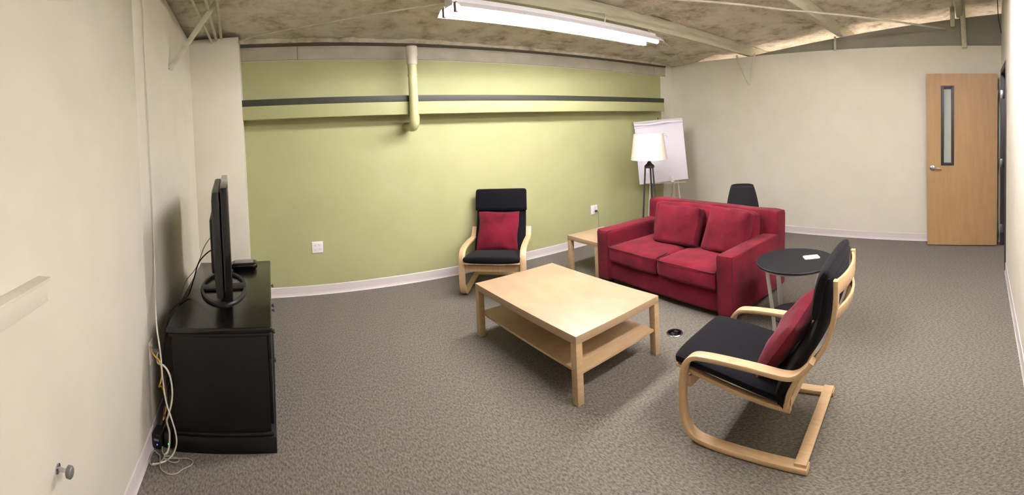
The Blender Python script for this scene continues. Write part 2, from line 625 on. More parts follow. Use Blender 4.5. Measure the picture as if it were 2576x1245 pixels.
# door frame and leaf
dr = bpy.data.objects.new('door_1', None)
COL.objects.link(dr)
struct(dr, 'maple door with a narrow window, swung open against the right wall')
bm = bmesh.new()
for xa, xb in ((DX0 - 0.05, DX0 + 0.015), (DX1 - 0.015, DX1 + 0.05)):
    add_box(bm, (xa, YS - 0.145, 0), (xb, YS + 0.014, DH + 0.05), 0.003)
add_box(bm, (DX0 + 0.0155, YS - 0.145, DH - 0.015), (DX1 - 0.0155, YS + 0.014, DH + 0.05), 0.003)
add_box(bm, (DX0 + 0.0155, YS - 0.10, 0), (DX0 + 0.03, YS - 0.04, DH - 0.016))
add_box(bm, (DX1 - 0.03, YS - 0.10, 0), (DX1 - 0.0155, YS - 0.04, DH - 0.016))
obj('door_frame', bm, BRONZE, dr, smooth=True, label='dark bronze metal door frame')
LX0, LX1 = 5.690, 5.733          # leaf lies parallel to the partition
LY0, LY1 = YS + 0.055, YS + 0.055 + 0.89
leaf = bpy.data.objects.new('door_leaf', None)
COL.objects.link(leaf)
leaf.parent = dr
WY0, WY1, WZ0, WZ1 = LY1 - 0.335, LY1 - 0.185, 1.04, 2.03
bm = bmesh.new()
add_box(bm, (LX0, LY0, 0.012), (LX1, WY0, 2.19))
add_box(bm, (LX0, WY1, 0.012), (LX1, LY1, 2.19))
add_box(bm, (LX0, WY0, 0.012), (LX1, WY1, WZ0))
add_box(bm, (LX0, WY0, WZ1), (LX1, WY1, 2.19))
bmesh.ops.remove_doubles(bm, verts=bm.verts[:], dist=1e-5)
obj('door_panel', bm, DOORW, leaf)
bm = bmesh.new()
e = 0.028
for ya, yb, za, zb in ((WY0 - 0.008, WY0 + e, WZ0 - 0.008, WZ1 + 0.008), (WY1 - e, WY1 + 0.008, WZ0 - 0.008, WZ1 + 0.008),
                       (WY0 + e, WY1 - e, WZ0 - 0.008, WZ0 + e), (WY0 + e, WY1 - e, WZ1 - e, WZ1 + 0.008)):
    add_box(bm, (LX0 - 0.008, ya, za), (LX1 + 0.008, yb, zb), 0.002)
obj('window_frame', bm, BRONZE, leaf, smooth=True)
box('window_pane', (LX0 + 0.017, WY0 + 0.02, WZ0 + 0.02), (LX0 + 0.023, WY1 - 0.02, WZ1 - 0.02), FROST, leaf)
bm = bmesh.new()
my = Matrix.Translation((LX0, LY1 - 0.07, 1.0)) @ Matrix.Rotation(-PI / 2, 4, 'Y')
add_lathe(bm, [(0, 0), (0.036, 0), (0.038, 0.004), (0.034, 0.013), (0.016, 0.018), (0.013, 0.05), (0.0, 0.052)], 24, my)
add_sweep(bm, catmull([(LX0 - 0.045, LY1 - 0.07, 1.0), (LX0 - 0.052, LY1 - 0.10, 1.0), (LX0 - 0.052, LY1 - 0.15, 0.998), (LX0 - 0.046, LY1 - 0.185, 0.996)], 5), circ(0.0095, 10))
obj('door_lever', bm, CHROME, leaf, smooth=True)
for z in (0.22, 1.06, 1.93):
    bm = bmesh.new()
    add_box(bm, (LX1 - 0.033, LY0 - 0.0035, z - 0.055), (LX1, LY0, z + 0.055), 0.001)
    add_box(bm, (DX1 - 0.018, YS - 0.035, z - 0.055), (DX1 - 0.0145, YS + 0.016, z + 0.055), 0.001)
    add_tube(bm, [(LX1 + 0.003, LY0 - 0.008, z - 0.056), (LX1 + 0.003, LY0 - 0.008, z + 0.056)], 0.008, 10)
    obj('hinge', bm, CHROME, dr, smooth=True)

# braces and conduits of the ceiling
beam('brace_bar', (XW + 0.012, 3.38, 2.23), (-0.328, 3.52, 2.775), 0.042, 0.012, JOIST, ceiling, up=(0, 1, 0), bev=0.003)
beam('brace_bar', (XW + 0.012, 3.395, 2.235), (-0.318, 3.535, 2.775), 0.012, 0.036, JOIST, ceiling, up=(0, 1, 0), bev=0.003)
for a, b, r in (((-0.46, 4.52, 2.64), (-0.40, 3.2, 2.70), 0.014), ((-0.50, 4.55, 2.62), (-0.50, 3.2, 2.70), 0.012), ((-0.42, 4.60, 2.65), (-0.31, 3.1, 2.73), 0.014)):
    obj('conduit', add_tube(bmesh.new(), [a, b], r, 8), JOIST, ceiling, smooth=True)
obj('conduit', add_tube(bmesh.new(), [(2.6, 2.75, 2.70), (3.46, 2.32, 2.735), (4.24, 1.88, 2.75), (5.2, 1.0, 2.76), (5.9, 0.42, 2.78)], 0.011, 8), JOIST, ceiling, smooth=True)
obj('conduit', add_tube(bmesh.new(), [(-0.24, 4.36, 2.60), (-0.07, 4.20, 2.615), (0.6, 3.70, 2.60), (1.40, 3.06, 2.60)], 0.008, 8), JOIST, ceiling, smooth=True)
obj('conduit', add_tube(bmesh.new(), [(3.55, 3.12, 2.60), (4.5, 3.60, 2.585), (5.80, 4.37, 2.535)], 0.008, 8), JOIST, ceiling, smooth=True)


obj('loose_wire', add_tube(bmesh.new(), [(5.5, -0.235, 3.05), (5.5, -0.245, 2.86), (5.52, -0.26, 2.78), (5.52, -0.285, 2.66)], 0.006, 6, 4), BLKP, ceiling, smooth=True)

# ------------------------------------------------------------------ fluorescent fixtures
def make_fixture(name, label, loc, rotz, tube_mat, zdrop=0.1):
    t = thing(name, label, 'ceiling light', loc, rotz, 'fluorescent strip fixtures')
    L = 2.42
    bm = bmesh.new()
    add_box(bm, (-L / 2, -0.055, 0.035), (L / 2, 0.055, 0.095), 0.004)
    obj('channel', bm, FIXT, t, smooth=True)
    for s in (-1, 1):
        bm = bmesh.new()
        va, vb = [], []
        for yy, zz in ((0.055, 0.050), (0.120, 0.036), (0.168, -0.004), (0.171, -0.004), (0.123, 0.040), (0.055, 0.054)):
            va.append(bm.verts.new((-L / 2, s * yy, zz)))
            vb.append(bm.verts.new((L / 2, s * yy, zz)))
        for k in range(6):
            bm.faces.new((va[k], va[(k + 1) % 6], vb[(k + 1) % 6], vb[k]))
        bm.faces.new(va)
        bm.faces.new(vb[::-1])
        bmesh.ops.recalc_face_normals(bm, faces=bm.faces[:])
        obj('reflector', bm, FIXT, t)
        obj('tube', add_tube(bmesh.new(), [(-L / 2 + 0.02, s * 0.085, 0.0), (L / 2 - 0.02, s * 0.085, 0.0)], 0.019, 12), tube_mat, t, smooth=True)
        for e in (-1, 1):
            bm = bmesh.new()
            add_box(bm, (e * (L / 2 - 0.012) - 0.012, s * 0.085 - 0.017, -0.022), (e * (L / 2 - 0.012) + 0.012, s * 0.085 + 0.017, 0.05), 0.004)
            obj('socket', bm, GREYP if tube_mat is TUBE else WHITEP, t, smooth=True)
    for x in (-L / 2 + 0.12, 0.45):
        bm = bmesh.new()
        add_tube(bm, [(x, 0, 0.09), (x + 0.02, 0.01, 0.095 + zdrop)], 0.006, 6)
        obj('hanger', bm, FIXT, t, smooth=True)
    return t


make_fixture('fluorescent_fixture', 'lit white twin tube strip light hanging below the ceiling above the coffee table', (2.50, 3.09, 2.50), math.radians(6.0), TUBE)
make_fixture('fluorescent_fixture', 'second lit strip light under the ceiling at the near end of the room', (2.6, 0.20, 2.86), math.radians(0), TUBE)
make_fixture('fluorescent_fixture', 'warm strip light in the next room, glowing over the partition top', (7.5, 1.9, 2.35), math.radians(90), TUBE_W, 0.2)

# ------------------------------------------------------------------ drain pipe on the green wall
t = thing('drain_pipe', 'green painted drain pipe with elbow coming down in front of the green wall', 'pipe', (1.49, YN - 0.30, 1.72))
R = 0.047
bm = bmesh.new()
add_tube(bm, [(0, 0, 0.075), (0, 0, 0.74)], R, 20)
obj('vertical_pipe', bm, PIPEG, t, smooth=True)
bm = bmesh.new()
add_tube(bm, [(0, 0, 0.10), (0, 0, 0.06)] + [(0, 0.075 - 0.075 * math.cos(a), 0.06 - 0.075 * math.sin(a)) for a in [PI / 2 * k / 8 for k in range(1, 9)]] + [(0, 0.12, -0.015)], R + 0.005, 20)
obj('elbow', bm, PIPEG, t, smooth=True)
obj('horizontal_pipe', add_tube(bmesh.new(), [(0, 0.11, -0.015), (0, 0.298, -0.015)], R, 20), PIPEG, t, smooth=True)
bm = bmesh.new()
add_lathe(bm, [(0, 0.62), (R + 0.006, 0.62), (R + 0.008, 0.63), (R + 0.008, 0.70), (R + 0.014, 0.71), (R + 0.014, 0.80), (R, 0.81), (0, 0.81)], 20)
obj('coupling', bm, PIPEW, t, smooth=True, label='off-white pipe coupling')
obj('pipe_collar', add_lathe(bmesh.new(), [(R, 0.50), (R + 0.005, 0.50), (R + 0.005, 0.512), (R, 0.512)], 20), PIPEG, t, smooth=True)


# ------------------------------------------------------------------ wall plates
def outlet(name, label, loc, rotz, w, h, duplex):
    t = thing(name, label, 'outlet', loc, rotz)
    obj('plate', add_box(bmesh.new(), (-w / 2, -0.007, -h / 2), (w / 2, 0, h / 2), 0.003), WHITEP, t, smooth=True)
    for cx in duplex:
        for cz in (-0.022, 0.022):
            bm = bmesh.new()
            add_box(bm, (cx - 0.015, -0.009, cz - 0.013), (cx + 0.015, -0.006, cz + 0.013), 0.003)
            s = obj('socket', bm, WHITEP, t, smooth=True)
            bm = bmesh.new()
            for dx in (-0.006, 0.006):
                add_box(bm, (cx + dx - 0.0014, -0.0097, cz - 0.002), (cx + dx + 0.0014, -0.0088, cz + 0.008))
            add_box(bm, (cx - 0.002, -0.0097, cz - 0.009), (cx + 0.002, -0.0088, cz - 0.005))
            obj('slot', bm, SLOT, s)
    return t


outlet('wall_outlet', 'white double outlet plate low on the green wall beside the black cabinet', (0.46, YN - 0.004, 0.495), 0, 0.118, 0.118, (-0.024, 0.024))
o2 = outlet('wall_outlet', 'white outlet plate with a plugged cord on the green wall near the red sofa', (4.08, YN - 0.004, 0.46), 0, 0.118, 0.125, (0.022,))
bm = bmesh.new()
add_box(bm, (0.005, -0.036, -0.035), (0.038, -0.009, -0.008), 0.006)
obj('plug', bm, BLKP, o2, smooth=True)
tag(obj('lamp_cord', add_tube(bmesh.new(), [(4.10, YN - 0.036, 0.438), (4.125, YN - 0.05, 0.42), (4.135, YN - 0.03, 0.35), (4.14, YN - 0.025, 0.22), (4.125, YN - 0.03, 0.08), (4.15, YN - 0.08, 0.012), (4.22, 4.40, 0.008), (4.27, 4.05, 0.008)], 0.0035, 6, 6), GCABLE, smooth=True),
    'thin dark cord dropping from the outlet behind the side table', 'cord')
ow = outlet('wall_outlet', 'white outlet plate on the left wall behind the black cabinet', (XW, 2.50, 0.48), PI / 2, 0.075, 0.125, (0.0,))
bm = bmesh.new()
add_box(bm, (-0.02, -0.05, -0.012), (0.02, -0.009, 0.012), 0.005)
obj('plug', bm, GREYP, ow, smooth=True)

# ------------------------------------------------------------------ things on the left wall
t = thing('wall_rail', 'short cream painted rail fixed to the left wall at the picture edge', 'rail', (XW + 0.007, 0.3, 1.23))
bm = bmesh.new()
add_box(bm, (0, -0.55, -0.032), (0.036, 0.945, 0.032), 0.002)
obj('rail_board', bm, CREAM, t, smooth=True)
bm = bmesh.new()
add_box(bm, (0, -0.55, 0.0325), (0.046, 0.952, 0.042), 0.002)
obj('rail_cap', bm, CREAM, t, smooth=True)
t = thing('door_stop', 'small metal door stop sticking out of the left wall', 'door stop', (XW + 0.007, 1.32, 0.625))
my = Matrix.Rotation(PI / 2, 4, 'Y')
obj('stem', add_lathe(bmesh.new(), [(0, 0), (0.016, 0), (0.016, 0.004), (0.007, 0.007), (0.006, 0.034), (0, 0.034)], 16, my), CHROME, t, smooth=True)
obj('bumper', add_lathe(bmesh.new(), [(0, 0.033), (0.012, 0.033), (0.019, 0.038), (0.019, 0.05), (0.015, 0.054), (0, 0.055)], 18, my), GREYP, t, smooth=True)

# ------------------------------------------------------------------ television cabinet
CX0, CX1, CYa, CYb, CH = -0.60, -0.03, 2.385, 3.67, 0.67
t = thing('tv_cabinet', 'low black wooden television cabinet standing along the left wall', 'cabinet', ((CX0 + CX1) / 2, (CYa + CYb) / 2, 0))
hx, hy = (CX1 - CX0) / 2, (CYb - CYa) / 2
bm = bmesh.new()
add_box(bm, (-hx + 0.025, -hy + 0.018, 0.10), (hx - 0.03, -hy + 0.040, CH - 0.03), 0.002)
add_box(bm, (-hx + 0.025, hy - 0.040, 0.10), (hx - 0.03, hy - 0.018, CH - 0.03), 0.002)
add_box(bm, (-hx + 0.05, -hy + 0.04, 0.10), (-hx + 0.062, hy - 0.04, CH - 0.03))
add_box(bm, (-hx + 0.062, -hy + 0.04, 0.10), (hx - 0.03, hy - 0.04, 0.125))
obj('carcass', bm, CABB, t, smooth=True)
bm = bmesh.new()
add_box(bm, (-hx, -hy, CH - 0.032), (hx, hy, CH), 0.009, 3)
obj('cabinet_top', bm, CABT, t, smooth=True, label='glossy black cabinet top')
bm = bmesh.new()
add_box(bm, (-hx + 0.01, -hy + 0.008, CH - 0.052), (hx - 0.012, hy - 0.008, CH - 0.0325), 0.006)
obj('top_moulding', bm, CABB, t, smooth=True)
bm = bmesh.new()
add_box(bm, (-hx + 0.01, -hy + 0.002, 0.0), (hx - 0.004, hy - 0.002, 0.088), 0.004)
add_box(bm, (-hx + 0.014, -hy + 0.008, 0.0885), (hx - 0.014, hy - 0.008, 0.108), 0.008)
obj('plinth', bm, CABB, t, smooth=True)
n_d = 3
for k in range(n_d):
    ya = -hy + 0.045 + k * (2 * hy - 0.09) / n_d
    yb = ya + (2 * hy - 0.09) / n_d - 0.006
    d = obj('cabinet_door', add_box(bmesh.new(), (hx - 0.03, ya, 0.13), (hx - 0.012, yb, 0.47), 0.003), CABB, t, smooth=True)
    obj('knob', add_lathe(bmesh.new(), [(0, 0), (0.006, 0), (0.006, 0.012), (0.014, 0.016), (0.012, 0.024), (0, 0.026)], 12,
                          Matrix.Translation((hx - 0.012, yb - 0.04, 0.30)) @ Matrix.Rotation(PI / 2, 4, 'Y')), BRONZE, d, smooth=True)
    d = obj('drawer', add_box(bmesh.new(), (hx - 0.03, ya, 0.478), (hx - 0.010, yb, CH - 0.056), 0.003), CABB, t, smooth=True)
    obj('knob', add_lathe(bmesh.new(), [(0, 0), (0.006, 0), (0.006, 0.012), (0.014, 0.016), (0.012, 0.024), (0, 0.026)], 12,
                          Matrix.Translation((hx - 0.010, (ya + yb) / 2, 0.545)) @ Matrix.Rotation(PI / 2, 4, 'Y')), BRONZE, d, smooth=True)

# ------------------------------------------------------------------ television
TVY0, TVY1 = 2.56, 3.50
t = thing('television', 'flat black television seen edge-on standing on the black cabinet', 'television', (-0.347, (TVY0 + TVY1) / 2, CH), math.radians(5.2))
w2 = (TVY1 - TVY0) / 2
bm = bmesh.new()
add_box(bm, (0.015, -w2, 0.075), (0.060, w2, 0.725), 0.006)
obj('bezel', bm, BLKG, t, smooth=True)
box('screen', (0.0595, -w2 + 0.03, 0.11), (0.0615, w2 - 0.03, 0.695), SCREEN, t)
bm = bmesh.new()
soft_box(bm, (0.055, 2 * w2 - 0.02, 0.62), 0.02, 8, (0.012, 0, 0), m=Matrix.Translation((-0.012, 0, 0.395)))
obj('back_housing', bm, BLKP, t, smooth=True)
bm = bmesh.new()
add_box(bm, (-0.062, -0.28, 0.18), (-0.038, 0.28, 0.52), 0.012)
obj('connector_panel', bm, BLKP, t, smooth=True)
bm = bmesh.new()
add_sweep(bm, [(0.0, 0, 0.018), (0.0, 0, 0.12), (0.005, 0, 0.2)], superell(0.28, 0.05, 4, 20), side=(0, 1, 0))
obj('stand_neck', bm, BLKG, t, smooth=True)
bm = bmesh.new()
add_lathe(bm, [(0.84, 0.0), (1.0, 0.0), (1.0, 0.008), (0.97, 0.016), (0.88, 0.016), (0.84, 0.008), (0.84, 0.0)], 40)
for v in bm.verts:
    v.co.x *= 0.155
    v.co.y *= 0.34
add_box(bm, (-0.145, -0.05, 0.0), (0.145, 0.05, 0.017), 0.004)
obj('stand_base', bm, BLKP, t, smooth=True)

# set-top box on the cabinet
t = thing('set_top_box', 'black rounded media box on the far end of the cabinet top', 'media box', (-0.232, 3.50, CH), 0.05)
bm = bmesh.new()
soft_box(bm, (0.20, 0.13, 0.045), 0.02, 8, (0, 0, 0.004), m=Matrix.Translation((0, 0, 0.0235)))
obj('case', bm, BLKG, t, smooth=True)
bm = bmesh.new()
add_box(bm, (-0.07, -0.050, 0.0475), (0.07, 0.045, 0.052), 0.002)
obj('lid', bm, GREYP, t, smooth=True)
tag(obj('trailing_cord', add_tube(bmesh.new(), [(-0.35, 3.02, 0.93), (-0.42, 3.02, 0.93), (-0.50, 3.0, 0.86), (-0.535, 2.96, 0.76), (-0.56, 2.86, 0.685), (-0.60, 2.72, 0.675), (-0.635, 2.6, 0.64), (-0.66, 2.52, 0.40), (-0.66, 2.5, 0.10)], 0.0045, 6, 8), BLKP, smooth=True),
    'black cord running from the back of the television over the cabinet edge', 'cord')
tag(obj('antenna_cord', add_tube(bmesh.new(), [(-0.35, 3.25, 1.02), (-0.41, 3.28, 1.00), (-0.50, 3.30, 0.90), (-0.56, 3.22, 0.76), (-0.625, 3.1, 0.685), (-0.65, 3.0, 0.55), (-0.66, 2.9, 0.2)], 0.003, 6, 8), GCABLE, smooth=True),
    'thin grey cord looping behind the television', 'cord')

# ------------------------------------------------------------------ cables and boxes by the cabinet
coax = [(XW + 0.012, 2.67, 2.62), (XW + 0.010, 2.66, 2.2), (XW + 0.012, 2.655, 1.8), (XW + 0.010, 2.66, 1.3), (XW + 0.012, 2.64, 0.95),
        (XW + 0.03, 2.55, 0.78), (-0.655, 2.40, 0.68), (-0.628, 2.335, 0.60), (-0.621, 2.33, 0.53), (-0.616, 2.33, 0.41), (-0.604, 2.33, 0.30), (-0.582, 2.33, 0.22), (-0.563, 2.33, 0.15), (-0.559, 2.33, 0.086), (-0.580, 2.325, 0.03),
        (-0.61, 2.31, 0.007), (-0.648, 2.28, 0.006), (-0.68, 2.27, 0.006)]
tag(obj('coax_cable', add_tube(bmesh.new(), coax, 0.0042, 8, 6), WCABLE, smooth=True), 'long white cable running down the left wall to the floor', 'cable')
tag(obj('power_cable', add_tube(bmesh.new(), [(XW + 0.05, 2.50, 0.48), (-0.672, 2.44, 0.492), (-0.647, 2.36, 0.489), (-0.614, 2.345, 0.485), (-0.59, 2.34, 0.461), (-0.575, 2.34, 0.414), (-0.572, 2.345, 0.341), (-0.582, 2.345, 0.277), (-0.602, 2.35, 0.216),
                                              (-0.612, 2.355, 0.18), (-0.600, 2.352, 0.13), (-0.602, 2.35, 0.075), (-0.612, 2.345, 0.03), (-0.63, 2.335, 0.012)], 0.005, 8, 6), WCABLE, smooth=True),
    'thick white power cable arching out of the left wall outlet', 'cable')
tag(obj('network_cable', add_tube(bmesh.new(), [(XW + 0.008, 2.47, 0.525), (-0.70, 2.42, 0.524), (-0.664, 2.375, 0.514), (-0.643, 2.37, 0.499), (-0.632, 2.37, 0.459), (-0.632, 2.37, 0.416), (-0.643, 2.375, 0.372), (-0.658, 2.40, 0.339), (-0.655, 2.46, 0.30), (-0.64, 2.47, 0.2), (-0.66, 2.46, 0.12)], 0.004, 8, 6), YCABLE, smooth=True),
    'yellow network cable curling beside the black cabinet', 'cable')
tag(obj('brown_cord', add_tube(bmesh.new(), [(-0.655, 2.52, 0.36), (-0.635, 2.45, 0.33), (-0.622, 2.41, 0.26), (-0.640, 2.40, 0.20), (-0.63, 2.41, 0.15), (-0.655, 2.44, 0.09)], 0.004, 6, 6), BROWNC, smooth=True),
    'brown cord hanging in the gap behind the black cabinet', 'cord')
loop = [(-0.616, 2.332, 0.02), (-0.647, 2.282, 0.006), (-0.675, 2.262, 0.007), (-0.690, 2.266, 0.012), (-0.700, 2.300, 0.014), (-0.700, 2.345, 0.012), (-0.690, 2.365, 0.010), (-0.675, 2.352, 0.008), (-0.655, 2.335, 0.010), (-0.641, 2.283, 0.012), (-0.626, 2.242, 0.006), (-0.579, 2.216, 0.005), (-0.54, 2.227, 0.005), (-0.516, 2.258, 0.005), (-0.48, 2.29, 0.005), (-0.475, 2.32, 0.005), (-0.509, 2.337, 0.006), (-0.571, 2.323, 0.010), (-0.631, 2.306, 0.014)]
tag(obj('coiled_cord', add_tube(bmesh.new(), loop, 0.0032, 6, 6), GCABLE, smooth=True), 'thin grey cord coiled loosely on the carpet by the cabinet', 'cord')
loop2 = [(-0.59, 2.352, 0.012), (-0.593, 2.329, 0.016), (-0.628, 2.312, 0.02), (-0.586, 2.298, 0.008), (-0.552, 2.305, 0.006), (-0.554, 2.326, 0.008), (-0.604, 2.328, 0.018), (-0.64, 2.345, 0.016), (-0.65, 2.375, 0.03)]
tag(obj('short_cord', add_tube(bmesh.new(), loop2, 0.0032, 6, 6), GCABLE, smooth=True), 'short grey cord looped at the foot of the cabinet', 'cord')
for nm, lab, cx, cy, sx, led in (('network_box', 'small black box with a blue light on the floor by the left wall', -0.685, 2.42, 0.058, LED_B),
                                 ('modem_box', 'small black box with a green light on the floor against the cabinet', -0.625, 2.435, 0.045, LED_G)):
    t = thing(nm, lab, 'electronics', (cx, cy, 0), -0.15)
    bm = bmesh.new()
    add_box(bm, (-sx / 2, -0.03, 0), (sx / 2, 0.06, 0.082), 0.01, 3)
    obj('case', bm, BLKP, t, smooth=True)
    obj('light', add_lathe(bmesh.new(), [(0, 0), (0.003, 0), (0.003, 0.002), (0, 0.002)], 8, Matrix.Translation((0.008, -0.03, 0.028)) @ Matrix.Rotation(PI / 2, 4, 'X')), led, t)
    if led is LED_B:
        box('sticker', (-0.010, -0.0308, 0.046), (0.018, -0.0298, 0.058), GREYP, t)


# ------------------------------------------------------------------ coffee table and side table
def parsons(name, label, loc, rotz, w, d, h, leg, shelf):
    t = thing(name, label, 'table', loc, rotz)
    bm = bmesh.new()
    add_box(bm, (-w / 2, -d / 2, h - leg), (w / 2, d / 2, h), 0.0015)
    obj('tabletop', bm, BIRCH_T, t, smooth=True)
    for sx in (-1, 1):
        for sy in (-1, 1):
            x, y = sx * (w / 2 - leg / 2), sy * (d / 2 - leg / 2)
            bm = bmesh.new()
            add_box(bm, (x - leg / 2, y - leg / 2, 0), (x + leg / 2, y + leg / 2, h - leg - 0.0006), 0.0015)
            obj('leg', bm, BIRCH, t, smooth=True)
    if shelf:
        bm = bmesh.new()
        add_box(bm, (-w / 2 + leg * 0.7, -d / 2 + 0.012, shelf - 0.017), (w / 2 - leg * 0.7, d / 2 - 0.012, shelf), 0.001)
        # notch the corners round the legs by keeping the shelf inside them
        obj('shelf', bm, BIRCH, t, smooth=True)
    return t


parsons('coffee_table', 'large birch coffee table with a lower shelf in the middle of the room', (1.97, 2.671, 0), 0.051, 0.792, 1.198, 0.42, 0.05, 0.19)
parsons('side_table', 'small square birch side table behind the left arm of the sofa', (3.38, 3.80, 0), 0.02, 0.55, 0.50, 0.40, 0.05, None)


# ------------------------------------------------------------------ bentwood armchairs
def make_armchair(name, label, loc, rotz):
    t = thing(name, label, 'armchair', loc, rotz, 'bentwood armchairs with black pads')
    o = 0.34
    strip = rrect(0.062, 0.026, 0.006)

    def P(x, s, z):
        return (x, s - o, z)
    side_path = [(0.0, .014), (.30, .014), (.53, .015), (.615, .035), (.658, .09), (.672, .18), (.668, .29), (.652, .385), (.605, .442), (.53, .458), (.40, .462), (.25, .458), (.11, .448), (.045, .462), (-.005, .505), (-.03, .54)]
    back_path = [(-.135, .905), (-.132, .80), (-.112, .68), (-.070, .575), (-.012, .495), (.045, .43), (.092, .36), (.118, .29), (.122, .245)]
    for sx in (-1, 1):
        bm = bmesh.new()
        add_sweep(bm, catmull([P(sx * 0.302, s, z) for s, z in side_path], 5), strip, side=(1, 0, 0))
        obj('side_frame', bm, BENT, t, smooth=True)
        bm = bmesh.new()
        add_sweep(bm, catmull([P(sx * 0.245, s, z) for s, z in back_path], 5), rrect(0.04, 0.024, 0.005), side=(1, 0, 0))
        obj('back_frame', bm, BENT, t, smooth=True)
        bm = bmesh.new()
        add_sweep(bm, catmull([P(sx * 0.245, s, z) for s, z in [(.10, .247), (.25, .262), (.45, .295), (.60, .325), (.70, .343)]], 4), rrect(0.036, 0.024, 0.005), side=(1, 0, 0))
        obj('seat_rail', bm, BENT, t, smooth=True)

    def bar(nm, s, z, w, hs, hz, rx=0.0, sag=0.0):
        bm = bmesh.new()
        pts = [P(w * k / 8 - w / 2, s - sag * (1 - (2 * k / 8 - 1) ** 2), z) for k in range(9)]
        add_sweep(bm, pts, [(a * math.cos(rx) - b * math.sin(rx), a * math.sin(rx) + b * math.cos(rx)) for a, b in rrect(hs, hz, 0.005)], side=(0, 1, 0))
        return obj(nm, bm, BENT, t, smooth=True)
    bar('rear_floor_bar', 0.035, 0.034, 0.64, 0.062, 0.016)
    bar('front_rail', 0.645, 0.285, 0.548, 0.018, 0.062, 0.0)
    bar('seat_front_bar', 0.705, 0.352, 0.55, 0.05, 0.016, 0.15)
    bar('back_slat', -0.136, 0.865, 0.45, 0.016, 0.07, -0.05, 0.03)
    bar('back_slat', -0.128, 0.735, 0.45, 0.016, 0.05, 0.12, 0.035)
    bar('rear_seat_bar', 0.112, 0.262, 0.45, 0.016, 0.05)
    # pads
    W = 0.555
    sec = superell(W, 0.075, 3.2, 28)
    seat_p = catmull([P(0, s, z) for s, z in [(.745, .382), (.70, .388), (.55, .375), (.38, .348), (.22, .318), (.125, .302)]], 5)
    n = len(seat_p)
    sc = [(0.90 + 0.10 * min(1, k / 3) * 1.0, 0.45 + 0.55 * min(1, k / 3) ** 0.5) if k < 3 else (1, 1) for k in range(n)]
    bm = bmesh.new()
    add_sweep(bm, seat_p, sec, side=(1, 0, 0), scale=sc)
    obj('seat_pad', bm, BLACKF, t, smooth=True, label='black fabric seat pad')
    back_p = catmull([P(0, s, z) for s, z in [(.135, .255), (.150, .33), (.105, .415), (.045, .505), (-.018, .60), (-.060, .70), (-.082, .80), (-.092, .90), (-.100, .94)]], 5)
    n = len(back_p)
    sc = [(1, 1) if 2 <= k < n - 3 else (0.95, 0.55 + 0.1 * (k if k < 2 else n - 1 - k)) for k in range(n)]
    bm = bmesh.new()
    add_sweep(bm, back_p, superell(W, 0.07, 3.2, 28), side=(1, 0, 0), scale=sc)
    obj('back_pad', bm, BLACKF, t, smooth=True, label='black fabric back pad')
    head_p = catmull([P(0, s, z) for s, z in [(-.034, .725), (-.044, .77), (-.058, .85), (-.078, .915), (-.100, .955)]], 5)
    n = len(head_p)
    sc = []
    for k in range(n):
        q = min(1, (n - 1 - k) / 5)
        sc.append((0.93 + 0.07 * math.sqrt(1 - (1 - q) ** 2), 0.25 + 0.75 * math.sqrt(1 - (1 - q) ** 2)) if q < 1 else (1.0, min(1.0, 0.55 + 0.15 * k)))
    bm = bmesh.new()
    add_sweep(bm, head_p, superell(W + 0.025, 0.075, 3.4, 28), side=(1, 0, 0), scale=sc)
    obj('head_pad', bm, BLACKF, t, smooth=True, label='folded black head pad')
    for sx in (-1, 1):
        for s in (0.06, 0.56):
            obj('foot_pad', add_lathe(bmesh.new(), [(0, 0), (0.012, 0), (0.012, 0.003), (0, 0.003)], 10, Matrix.Translation(P(sx * 0.302, s, 0.0))), BLKP, t)
    return t


def lift(t, dz):
    t.location.z += dz


ch_b = make_armchair('bentwood_armchair', 'bentwood armchair with black pad nearest the camera, seen from its side', (2.161, 1.147, 0.002), 0.113)
ch_a = make_armchair('bentwood_armchair', 'bentwood armchair with black pad facing the room in front of the green wall', (2.22, 4.10, 0.002), 2.476)


def chair_cushion(chair, label, s, z, lean, tw, w, h, th, seed, x=0.0):
    m = Matrix.Translation((x, s - 0.34, z)) @ Matrix.Rotation(PI - lean, 4, 'X') @ Matrix.Rotation(tw, 4, 'Z')
    bm = pillow(bmesh.new(), w, h, th, 24, None, 0.016, seed, 0.05)
    o = obj('throw_cushion', bm, REDC, smooth=True)
    base = Matrix.Translation(chair.location) @ Matrix.Rotation(chair.rotation_euler.z, 4, 'Z')
    o.matrix_world = base @ m
    return tag(o, label, 'cushion', 'red suede throw cushions')


chair_cushion(ch_b, 'red cushion leaning in the armchair nearest the camera', 0.165, 0.530, math.radians(55), 0.16, 0.42, 0.42, 0.14, 3.0, -0.045)
chair_cushion(ch_a, 'square red cushion in the armchair in front of the green wall', 0.165, 0.545, math.radians(60), 0.02, 0.45, 0.43, 0.12, 9.0, 0.01)

